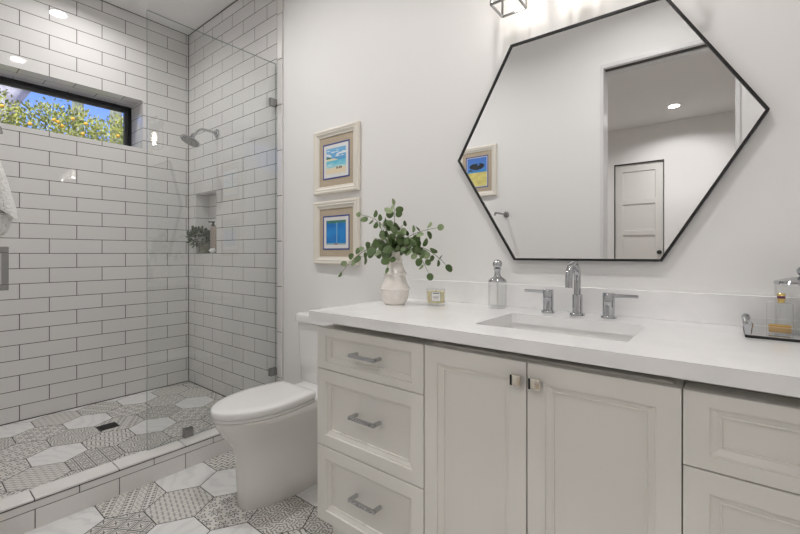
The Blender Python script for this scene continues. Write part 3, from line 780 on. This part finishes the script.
# ------------------------------------------------------------------ vanity light over the mirror
t = thing('vanity_light', 'wall light of glowing bulbs in square wire cages above the mirror', 'wall light', (-.425, D, 2.42))
bm = bm_new(); box(bm, -.56, -.29, D - .026, D - .001, 2.39, 2.45, .003); box(bm, -.74, -.11, D - .131 - .01, D - .131 + .01, 2.41, 2.43, .002)
box(bm, -.435, -.415, D - .131, D - .02, 2.412, 2.428); obj('bar', bm, M['steel'], t)
for lx in (-.678, -.425, -.172):
    cy, h0, h1, w = 1.545, 2.137, 2.33, .051
    bm = bm_new(); r_ = .0036
    cs = [(lx - w, cy - w - .003), (lx + w, cy - w - .003), (lx + w, cy + w + .003), (lx - w, cy + w + .003)]
    for k in range(4):
        (ax_, ay), (bx_, by) = cs[k], cs[(k + 1) % 4]
        sweep(bm, [(ax_, ay, h0), (ax_, ay, h1)], r_, square=True)
        for h in (h0, h1): sweep(bm, [(ax_, ay, h), (bx_, by, h)], r_, square=True)
    sh = obj('wire_cage', bm, M['steel'], t)
    bm = bm_new(); lathe(bm, [(.008, 2.411), (.008, 2.34), (.032, 2.336), (.034, 2.328), (.018, 2.326), (.018, 2.285), (.014, 2.284)], (lx, cy, 0), 20)
    box(bm, lx - w, lx + w, cy - .004, cy + .004, 2.328, 2.333); obj('socket', bm, M['steel'], sh, 40)
    bm = bm_new(); lathe(bm, [(.012, 2.283), (.013, 2.265), (.019, 2.245), (.022, 2.225), (.019, 2.206), (.010, 2.197), (.001, 2.195)], (lx, cy, 0), 20); obj('bulb', bm, M['bulb'], sh, 60)
    ld = bpy.data.lights.new('bulb_lamp', 'POINT'); ld.energy = P_VAN; ld.shadow_soft_size = .012; ld.color = (1, .94, .86)
    lo = bpy.data.objects.new('bulb_lamp', ld); COL.objects.link(lo); lo.location = (lx - t.location.x, cy - t.location.y, 2.178 - t.location.z); lo.parent = t

# ------------------------------------------------------------------ framed prints
def art(kind, u, v):
    n = lambda a, b, s=0: noise.noise(Vector((u * a + s, v * b, s)))
    if kind == 'beach':
        if v > .52:
            c = Vector((.10, .36, .66)).lerp(Vector((.22, .50, .78)), (v - .5) * 2)
            if n(4, 11, 3) > .12 and v > .66 and v < .92: c = Vector((.80, .84, .86))
            if v < .66 and abs(u - .12) < .13 and v > .60 - abs(u - .12): c = Vector((.07, .22, .09))
            if .52 < v < .60 and u < .62 - (v - .52) * 3: c = Vector((.80, .72, .52))
        elif v > .24 + .05 * n(3, 1, 8): c = Vector((.10, .52, .72)).lerp(Vector((.52, .78, .80)), max(0, min(1, (.5 - v) * 3 + n(3, 18, 2) * .6)))
        else: c = Vector((.80, .70, .52))
        for cx in (.56, .68, .76):
            if abs(u - cx) < .035 and .17 < v < .27 - abs(u - cx): c = Vector((.13, .09, .06))
    elif kind == 'deep':
        c = Vector((.012, .18, .56)).lerp(Vector((.02, .26, .66)), .5 + n(3, 3, 1))
        if v > .88 + .06 * n(9, 1, 5): c = Vector((.06, .22, .14)) if n(12, 12, 4) > -.2 else Vector((.03, .2, .35))
        if abs(u - .54) < .018 and .05 < v < .9: c = Vector((.22, .46, .66))
        if v < .055: c = Vector((.30, .45, .50))
        if abs(u - .5) < .09 and v < .045: c = Vector((.30, .08, .08))
    else:
        if v > .56: c = Vector((.10, .32, .74)).lerp(Vector((.07, .20, .62)), v)
        elif v > .48: c = Vector((.05, .26, .60))
        else: c = Vector((.72, .64, .22)) * (1 + .18 * n(4, 10, 2))
        if v > .58 and v < .80 and (abs(u - .50) < .38) and n(6, 8, 6) > -.25 and ((u - .50) / .38) ** 2 + ((v - .70) / .12) ** 2 < 1: c = Vector((.02, .025, .03))
        if abs(u - .45) < .015 and .55 < v < .66 or abs(u - .6) < .015 and .55 < v < .66: c = Vector((.03, .025, .02))
        if v > .54 and v < .61 and abs(u - .82) < .14 and v < .61 - abs(u - .82) * .35: c = Vector((.04, .07, .09))
    return c
def print_material(name):
    m = mat(name, (1, 1, 1), .5); nt = m.node_tree; a = nt.nodes.new('ShaderNodeVertexColor'); a.layer_name = 'print'
    nt.links.new(a.outputs[0], bsdf(m).inputs['Base Color']); return m
M['print'] = print_material('printed_paper')
def framed_print(label, u0, u1, v0, v1, mp, kind, mu=.034, mv=.044, wb_=.029, group='framed beach prints'):
    c = mp((u0 + u1) / 2, v0, 0)
    t = thing('framed_print', label, 'picture', c, group)
    P = rect(u0, u1, v0, v1)
    bm = bm_new(); profiled(bm, P, [(0, .001), (0, .018), (.004, .024), (.012, .026), (.022, .022), (.026, .0245), (.040, .016), (.0445, .0165), (.048, .012), (.048, .008)], mp, fill=False); obj('frame', bm, M['frame_cream'], t)
    bm = bm_new(); profiled(bm, inset_poly(P, .047), [(0, .006), (0, .0095), (min(mu, mv) * .9, .0095)], mp, fill=True); obj('linen_mat', bm, M['linen'], t)
    Q = [Vector(p) for p in rect(u0 + .047 + mu, u1 - .047 - mu, v0 + .047 + mv, v1 - .047 - mv)]
    bm = bm_new(); profiled(bm, Q, [(-.001, .0097), (-.001, .0112), (.007, .0112), (.0075, .0098)], mp, fill=False); obj('blue_fillet', bm, M['blue_fillet'], t)
    bm = bm_new(); profiled(bm, inset_poly(Q, .0065), [(0, .0096), (0, .0102)], mp); wm = obj('mat_board', bm, M['mat_white'], t)
    A = inset_poly(Q, wb_)
    a0, a1, b0, b1 = A[0].x, A[1].x, A[0].y, A[2].y
    bm = bm_new(); n, m_ = 44, 64; cl = bm.loops.layers.float_color.new('print')
    g = [[bm.verts.new(mp(a0 + (a1 - a0) * i / n, b0 + (b1 - b0) * j / m_, .0106)) for j in range(m_ + 1)] for i in range(n + 1)]
    for i in range(n):
        for j in range(m_):
            f = bm.faces.new((g[i][j], g[i + 1][j], g[i + 1][j + 1], g[i][j + 1]))
            col = art(kind, (i + .5) / n, (j + .5) / m_)
            for l in f.loops: l[cl] = (*col, 1)
    obj('art_print', bm, M['print'], wm)
    return t
mpA = lambda u, v, h: (u, D - h, v)
mpB = lambda u, v, h: (u, YB + h, v)
mpB2 = lambda u, v, h: (-u, YB + h, v)
framed_print('upper of two cream framed prints beside the shower, pale beach scene', -2.018, -1.627, 1.508, 1.902, mpA, 'beach')
framed_print('lower of two cream framed prints, deep blue picture partly behind leaves', -2.018, -1.627, 1.080, 1.466, mpA, 'deep')
framed_print('cream framed print of yellow sand and dark tree, seen in the mirror', 1.585, 1.975, 1.662, 2.122, mpB2, 'tree', .036, .040, .013)

# ------------------------------------------------------------------ vase of eucalyptus
VC = Vector((-1.164, 1.42, CT + .0005))
bm = bm_new()
prof = [(.045, 0), (.0485, .004), (.057, .018), (.0625, .042), (.0645, .064), (.0690, .0685), (.0690, .072), (.0645, .077), (.0560, .095), (.0505, .112), (.0482, .126), (.0482, .133), (.0532, .1365), (.0532, .140), (.0475, .145), (.0405, .160), (.0355, .178), (.0332, .190), (.0350, .194), (.0350, .198), (.031, .205), (.0305, .215), (.033, .230), (.0355, .236), (.033, .237), (.028, .215), (.029, .19), (.03, .14), (.03, .08), (.03, .05)]
lathe(bm, prof, VC, 40)
tag(obj('vase', bm, M['vase'], smooth=30), 'cream ribbed ceramic vase holding eucalyptus on the countertop', 'vase')
def px(x, y, yy):
    r_ = (x - 400) / F_PX; u_ = -(y - HOR) / F_PX
    d = Vector((-math.sin(YAW) + r_ * math.cos(YAW), math.cos(YAW) + r_ * math.sin(YAW), u_)); k = yy / d.y
    return Vector((d.x * k, yy, d.z * k + CAM_Z))
def bez(a, b, c, t): return a * (1 - t) ** 2 + b * (2 * t * (1 - t)) + c * t * t
def branch(label, tip, n, seed, side=None, pale=.25, start=.22, size=.045):
    rnd = random.Random(seed)
    a = VC + Vector((rnd.uniform(-.012, .012), rnd.uniform(-.012, .012), .15)); m_ = VC + Vector(((tip.x - VC.x) * .18, (tip.y - VC.y) * .2, .15 + max(.12, (tip.z - VC.z - .15) * .9)))
    if tip.z < VC.z + .2: m_.z = VC.z + .30; m_.x = VC.x + (tip.x - VC.x) * .55
    mouth = VC + Vector(((tip.x - VC.x) * .05, (tip.y - VC.y) * .05, .24))
    mouth.x = max(VC.x - .016, min(VC.x + .016, mouth.x)); mouth.y = max(VC.y - .016, min(VC.y + .016, mouth.y))
    N = 14; pts = [VC + Vector((0, 0, .10)), mouth] + [bez(mouth, m_, tip, (i + 1) / N) for i in range(N)]
    t = thing('eucalyptus_branch', label, 'branch', VC + Vector((0, 0, .1)), 'eucalyptus branches in the vase')
    bm = bm_new(); sweep(bm, pts, [.0022] * 2 + [.002 - .0010 * i / N for i in range(N)], 6); obj('stem', bm, M['stem'], t, 60)
    bm = bm_new()
    for i in range(n):
        f = start + (1 - start) * i / (n - 1)
        p = bez(mouth, m_, tip, f); tg = (bez(mouth, m_, tip, min(1, f + .02)) - bez(mouth, m_, tip, f - .02)).normalized()
        for sg in ((-1, 1) if i < n - 1 else (0,)):
            if rnd.random() < .06: continue
            out = (Vector((tg.z * .9, rnd.uniform(-.9, .9), -tg.x)) * sg + tg * rnd.uniform(.1, .6) + Vector((0, -.2, rnd.uniform(-.45, .2)))).normalized() if sg else tg
            nm = Vector((rnd.uniform(-.5, .9), -1.0, rnd.uniform(-.3, 1.0)))
            s_ = size * rnd.uniform(.75, 1.2) * (1 - .25 * f)
            st = p + out * .007
            sweep(bm, [p, st], .0007, 4)
            leaf_round(bm, st, out, s_, nm, 1 if rnd.random() < pale else 0, rnd)
    obj('leaves', bm, [M['leaf'], M['leaf_pale']], t, smooth=60, recalc=False)
def leaf_round(bm, base, d, size, nrm, mi, rnd):
    s = d.cross(nrm).normalized(); n = s.cross(d).normalized(); K = 12
    c = bm.verts.new(base + d * size * .5 + n * size * .05); ring = []
    for i in range(K):
        a = 2 * math.pi * i / K
        ring.append(bm.verts.new(base + d * (size * (.5 - .5 * math.cos(a))) + s * (size * .45 * math.sin(a) * (1 + .12 * math.cos(a))) + n * (size * .05 * math.cos(2 * a))))
    for i in range(K):
        f = bm.faces.new((c, ring[i], ring[(i + 1) % K])); f.material_index = mi
branch('upright eucalyptus branch rising highest above the vase', px(394, 207, 1.41), 6, 11, start=.35)
branch('eucalyptus branch pointing up toward the lower framed print', px(362, 215, 1.40), 7, 12)
branch('longest eucalyptus branch, drooping across the lower framed print', px(343, 271, 1.37), 8, 13, pale=.3)
branch('eucalyptus branch hanging just left of the vase neck', px(359, 258, 1.46), 7, 14)
branch('short eucalyptus sprig bending down over the front of the vase', px(388, 266, 1.34), 5, 15, pale=.1, start=.3)
branch('eucalyptus branch reaching out over the candle', px(436, 228, 1.44), 7, 16, pale=.45)
branch('eucalyptus branch arching farthest toward the soap bottle', px(445, 264, 1.46), 8, 17, pale=.4)
branch('eucalyptus branch drooping low behind the candle side of the vase', px(428, 272, 1.41), 7, 18)
branch('short leafy eucalyptus branch in the middle of the bouquet', px(403, 225, 1.38), 6, 19, start=.12, pale=.15, size=.046)
branch('dense short eucalyptus branch leaning back toward the wall', px(382, 226, 1.50), 6, 20, start=.12, pale=.15, size=.046)
branch('low dark eucalyptus sprig bunched at the vase mouth', px(408, 246, 1.37), 6, 21, start=.1, pale=.05, size=.046)
branch('dark eucalyptus sprig in front of the bouquet centre', px(374, 238, 1.36), 6, 22, start=.1, pale=.1, size=.046)

# ------------------------------------------------------------------ candle, soap bottle
cx, cy = -1.0, 1.505; z0 = CT + .0005
t = thing('candle', 'cream candle in a clear glass jar beside the vase', 'candle', (cx, cy, z0))
bm = bm_new(); lathe(bm, [(.036, 0), (.039, .003), (.0405, .012), (.041, .072), (.0393, .072), (.0387, .012), (.03, .0105)], (cx, cy, z0), 36); obj('glass_jar', bm, M['thin_glass'], t, 40)
bm = bm_new(); lathe(bm, [(.036, .011), (.038, .014), (.0384, .060), (.036, .0585), (.001, .058)], (cx, cy, z0), 36); obj('wax', bm, M['wax'], t, 40)
bm = bm_new(); sweep(bm, [(cx, cy, z0 + .057), (cx + .001, cy, z0 + .066)], .001, 6); obj('wick', bm, M['ink'], t)
def wrap(bm, a0, a1, za, zb, r, mi=0, n=8):
    v = [[bm.verts.new((cx + r * math.cos(R(a)), cy + r * math.sin(R(a)), z)) for z in (za, zb)] for a in [a0 + (a1 - a0) * i / n for i in range(n + 1)]]
    for i in range(n): f = bm.faces.new((v[i][0], v[i + 1][0], v[i + 1][1], v[i][1])); f.material_index = mi
ca = math.degrees(math.atan2(-cy, -cx))
bm = bm_new(); wrap(bm, ca - 29, ca + 29, z0 + .020, z0 + .062, .0414, 1); wrap(bm, ca - 27, ca + 27, z0 + .0215, z0 + .0605, .0417, 0)
for za, zb, w, mi in ((.053, .0565, 18, 1), (.042, .0435, 16, 1), (.037, .0385, 20, 1), (.032, .0332, 14, 1), (.026, .0268, 17, 1)): wrap(bm, ca - w, ca + w, z0 + za, z0 + zb, .0419, mi)
obj('label', bm, [M['paper'], M['ink']], t, recalc=False)

cx, cy = -.741, 1.575
t = thing('soap_bottle', 'clear glass soap bottle with a chrome ball stopper on the countertop', 'bottle', (cx, cy, z0))
bm = bm_new(); lathe(bm, [(.034, 0), (.0375, .003), (.0375, .110), (.034, .116), (.030, .1165), (.0345, .108), (.0345, .012), (.030, .010)], (cx, cy, z0), 36); obj('glass_body', bm, M['thin_glass'], t, 40)
bm = bm_new(); lathe(bm, [(.0378, .110), (.0378, .114), (.032, .122), (.018, .130), (.0135, .136), (.0120, .146), (.0125, .158), (.016, .161), (.016, .164), (.009, .167), (.009, .169)], (cx, cy, z0), 32)
sphere(bm, (cx, cy, z0 + .183), .0195, 24, 14); obj('stopper', bm, M['chrome'], t, 50)
bm = bm_new(); sweep(bm, [(cx, cy, z0 + .02), (cx, cy, z0 + .112)], .0022, 8); obj('dip_tube', bm, M['hose'], t, 60)

# ------------------------------------------------------------------ perfume tray
TX0, TX1, TY0, TY1 = .041, .345, 1.447, 1.630
t = thing('mirrored_tray', 'mirrored glass tray with chrome corner posts on the countertop', 'tray', ((TX0 + TX1) / 2, 1.54, z0))
bm = bm_new(); box(bm, TX0, TX1, TY0, TY1, z0, z0 + .007, .001, 1); obj('base', bm, M['black'], t)
bm = bm_new(); box(bm, TX0 + .003, TX1 - .003, TY0 + .003, TY1 - .003, z0 + .0072, z0 + .0085); obj('mirror_top', bm, M['mirror'], t)
for a in ((TX0 + .014, TX1 - .014, TY0 + .001, TY0 + .004), (TX0 + .014, TX1 - .014, TY1 - .004, TY1 - .001), (TX0 + .001, TX0 + .004, TY0 + .014, TY1 - .014), (TX1 - .004, TX1 - .001, TY0 + .014, TY1 - .014)):
    bm = bm_new(); box(bm, *a, z0 + .0087, z0 + .034)
    for f in bm.faces:
        if f.normal.z > .9: f.material_index = 1
    obj('glass_side', bm, [M['thin_glass'], M['paper']], t, recalc=False)
for sx in (TX0 + .007, TX1 - .007):
    for sy in (TY0 + .007, TY1 - .007):
        bm = bm_new(); lathe(bm, [(.0065, .0086), (.0075, .012), (.008, .018), (.0105, .033), (.0105, .037), (.007, .043), (.002, .0455)], (sx, sy, z0), 8); obj('corner_post', bm, M['chrome'], t, 25)
zt = z0 + .0088
px0, px1, py0, py1 = .088, .140, 1.485, 1.517
t = thing('perfume_bottle', 'square clear perfume bottle with amber liquid on the tray', 'perfume bottle', ((px0 + px1) / 2, 1.5, zt))
bm = bm_new(); box(bm, px0, px1, py0, py1, zt, zt + .086, .003); obj('glass_body', bm, M['thin_glass'], t, 40)
bm = bm_new(); box(bm, px0 + .0035, px1 - .0035, py0 + .0035, py1 - .0035, zt + .005, zt + .026, .002); obj('liquid', bm, M['amber'], t, 40)
bm = bm_new(); pc = ((px0 + px1) / 2 + .003, 1.501, zt)
lathe(bm, [(.0075, .086), (.0075, .092), (.0085, .0925), (.0085, .110), (.0078, .111)], pc, 24)
c = obj('cap', bm, M['gold'], t, 40)
bm = bm_new(); lathe(bm, [(.0088, .097), (.0088, .104)], pc, 24, cap0=False, cap1=False); obj('band', bm, M['plum'], c, 40)
jx, jy = .166, 1.566
t = thing('glass_jar', 'clear lidded glass jar with a chrome ball knob on the tray', 'jar', (jx, jy, zt))
bm = bm_new(); lathe(bm, [(.054, 0), (.058, .004), (.058, .132), (.0555, .132), (.0555, .008), (.05, .006)], (jx, jy, zt), 48); obj('body', bm, M['thin_glass'], t, 40)
bm = bm_new(); lathe(bm, [(.060, .1325), (.061, .136), (.058, .142), (.035, .150), (.010, .154), (.006, .158)], (jx, jy, zt), 48); l_ = obj('lid', bm, M['chrome'], t, 40)
bm = bm_new(); sphere(bm, (jx, jy, zt + .1695), .0135, 20, 12); obj('knob', bm, M['chrome'], l_, 60)

# ------------------------------------------------------------------ towel arm, towel, square bracket on the entry wall
t = thing('towel_peg', 'empty steel towel peg on a round rose, seen in the mirror', 'towel peg', (-1.498, YB, 1.487))
bm = bm_new(); lathe(bm, [(.026, .0005), (.026, .008), (.020, .010), (.009, .0105), (.009, .02)], (-1.498, YB, 1.487), 28, 'y'); obj('rose', bm, M['steel'], t, 40)
bm = bm_new(); sweep(bm, [(-1.498, YB + .015, 1.487), (-1.498, .12, 1.487), (-1.498, .165, 1.485), (-1.498, .176, 1.478), (-1.498, .179, 1.464)], .0085, 12); obj('arm', bm, M['steel'], t, 50)
TWX = -1.85
t = thing('towel_hook', 'steel hook on the entry wall that carries the white towel', 'towel hook', (TWX, YB, 1.565))
bm = bm_new(); lathe(bm, [(.026, .0005), (.026, .008), (.020, .010), (.009, .0105), (.009, .02)], (TWX, YB, 1.565), 28, 'y'); obj('rose', bm, M['steel'], t, 40)
bm = bm_new(); sweep(bm, [(TWX, YB + .015, 1.565), (TWX, .15, 1.565), (TWX, .172, 1.572), (TWX, .18, 1.585)], .0085, 12); obj('rod', bm, M['steel'], t, 50)
def towel():
    bm = bm_new(); K = 64; rings = []
    zs_ = [1.590, 1.582, 1.545, 1.495, 1.445, 1.395, 1.345, 1.305, 1.280]
    ym = [.160, .182, .200, .212, .225, .240, .254, .264, .266]
    for z, y1 in zip(zs_, ym):
        hx = .016 + .055 * min(1, (1.592 - z) / .15); y0 = -.02 - .02 * (1.59 - z); ring = []
        for i in range(K):
            a = 2 * math.pi * i / K; w = 1 + .10 * math.sin(5 * a + z * 7) * min(1, (1.59 - z) * 8)
            ring.append((TWX + hx * w * math.cos(a), (y0 + y1) / 2 + (y1 - y0) / 2 * (abs(math.sin(a)) ** .7) * math.copysign(1, math.sin(a)), z + .02 * math.sin(3 * a + 1) * (z < 1.35)))
        rings.append(ring)
    loft(bm, rings)
    rings = []
    for z, y1 in zip((1.305, 1.275, 1.245, 1.213, 1.197), (.250, .254, .252, .243, .230)):
        ring = []
        for i in range(K):
            a = 2 * math.pi * i / K
            ring.append((TWX + .046 * (1 + .18 * math.sin(4 * a + 2)) * math.cos(a), (y1 - .01) / 2 + (y1 + .01) / 2 * math.sin(a), z + .016 * math.sin(a) * (z < 1.28) + .007 * math.sin(3 * a)))
        rings.append(ring)
    loft(bm, rings); return bm
tag(obj('towel', towel(), M['towel'], smooth=70), 'white terry towel hanging at the far left edge before the tiled wall', 'towel')
xs = TWX
t = thing('square_towel_bracket', 'square-section steel bracket below the white towel', 'bracket', (xs, YB, 1.11))
bm = bm_new()
for zc in (1.160, 1.037): box(bm, xs - .010, xs + .010, YB + .006, .243, zc - .010, zc + .010, .001, 1)
box(bm, xs - .010, xs + .010, .2255, .243, 1.047, 1.150); obj('bar', bm, M['steel'], t)
for zc in (1.160, 1.037):
    bm = bm_new(); box(bm, xs - .02, xs + .02, YB + .0005, YB + .0058, zc - .02, zc + .02, .001, 1); obj('wall_plate', bm, M['steel'], t)

# ------------------------------------------------------------------ outside the clerestory
bm = bm_new(); box(bm, -40, -L - .3, -25, 40, -.3, -.1); struct(obj('ground', bm, M['earth']))
def citrus(cy, hw, top, seed, label, oranges):
    t = thing('citrus_tree', label, 'tree', (-5.4, cy, -.1), 'citrus trees outside the window')
    bm = bm_new(); sweep(bm, [(-5.4, cy, -.1), (-5.42, cy + .03, .7), (-5.38, cy - .02, 1.4), (-5.4, cy, 2.0)], [.07, .06, .05, .03], 10); obj('trunk', bm, M['bark'], t, 60)
    bm = bm_new(); rnd = random.Random(seed)
    for _ in range(9000):
        d = Vector((rnd.gauss(0, 1), rnd.gauss(0, 1), rnd.gauss(0, 1))).normalized(); k = rnd.uniform(.15, 1) ** .35; m_ = max(abs(d.x), abs(d.y), abs(d.z)) ** .55
        p = Vector((-5.4 + d.x / m_ * .42 * k, cy + d.y / m_ * hw * k, 2.0 + d.z / m_ * (top - 2.0) * k + .09 * noise.noise(Vector((d.y * 4, d.x * 4, seed)))))
        leaf(bm, p, (d + Vector((rnd.uniform(-.9, .9), rnd.uniform(-.9, .9), rnd.uniform(-.5, .9)))), rnd.uniform(.018, .04), rnd)
    f = obj('foliage', bm, M['foliage'], t, recalc=False); f['kind'] = 'stuff'
    for p in oranges:
        bm = bm_new(); sphere(bm, p, .017, 14, 10); obj('orange', bm, M['orange'], t, 60)
def pxx(x, y, X_):
    r_ = (x - 400) / F_PX; u_ = -(y - HOR) / F_PX
    d = Vector((-math.sin(YAW) + r_ * math.cos(YAW), math.cos(YAW) + r_ * math.sin(YAW), u_)); k = X_ / d.x
    return Vector((X_, d.y * k, d.z * k + CAM_Z))
citrus(.44, .40, 2.70, 1, 'citrus tree at the left end of the clerestory window', [pxx(2, 106, -4.97), pxx(30, 124, -4.98)])
citrus(1.10, .40, 2.68, 2, 'citrus tree with two oranges close together in the window middle', [pxx(54, 120, -4.96), pxx(58, 122, -4.98), pxx(73, 119, -4.96), pxx(83, 134, -4.97), pxx(62, 126, -5.0)])
citrus(1.74, .40, 2.71, 3, 'citrus tree at the right end of the clerestory window', [pxx(118, 136, -4.98), pxx(86, 124, -5.0)])
def saguaro(x, y, r, h, label):
    bm = bm_new(); rings = []; K = 48
    for z, k in ((-.1, .8), (1, .95), (3, 1), (h - 1, .95), (h - .3, .8), (h - .05, .4), (h, .05)):
        rings.append([(x + r * k * (1 + .07 * math.cos(12 * 2 * math.pi * i / K)) * math.cos(2 * math.pi * i / K), y + r * k * (1 + .07 * math.cos(12 * 2 * math.pi * i / K)) * math.sin(2 * math.pi * i / K), z) for i in range(K)])
    loft(bm, rings); tag(obj('saguaro', bm, M['saguaro'], smooth=50), label, 'cactus', 'saguaros beyond the citrus trees')
a = pxx(78, 100, -9.0); saguaro(-9.0, a.y, .082, 6.2, 'saguaro trunk rising in the middle of the window view')
a = pxx(116, 110, -9.0); saguaro(-9.0, a.y, .095, 5.6, 'saguaro trunk near the right end of the window')
bm = bm_new(); a = pxx(8, 95, -9.5); b_ = pxx(30, 60, -9.5)
sweep(bm, [(-9.5, a.y - 1.3, -.1), (-9.5, a.y - .75, 2.0), a - Vector((0, .12, 0)), b_, b_ + Vector((0, .9, 2.0))], [.36, .33, .30, .27, .22], 20)
for v in bm.verts: v.co += Vector((1, 1, .3)) * (noise.noise(v.co * 3) * .06)
tag(obj('leaning_trunk', bm, M['pale_bark'], smooth=60), 'thick pale leaning tree trunk beyond the window at far left', 'tree trunk')
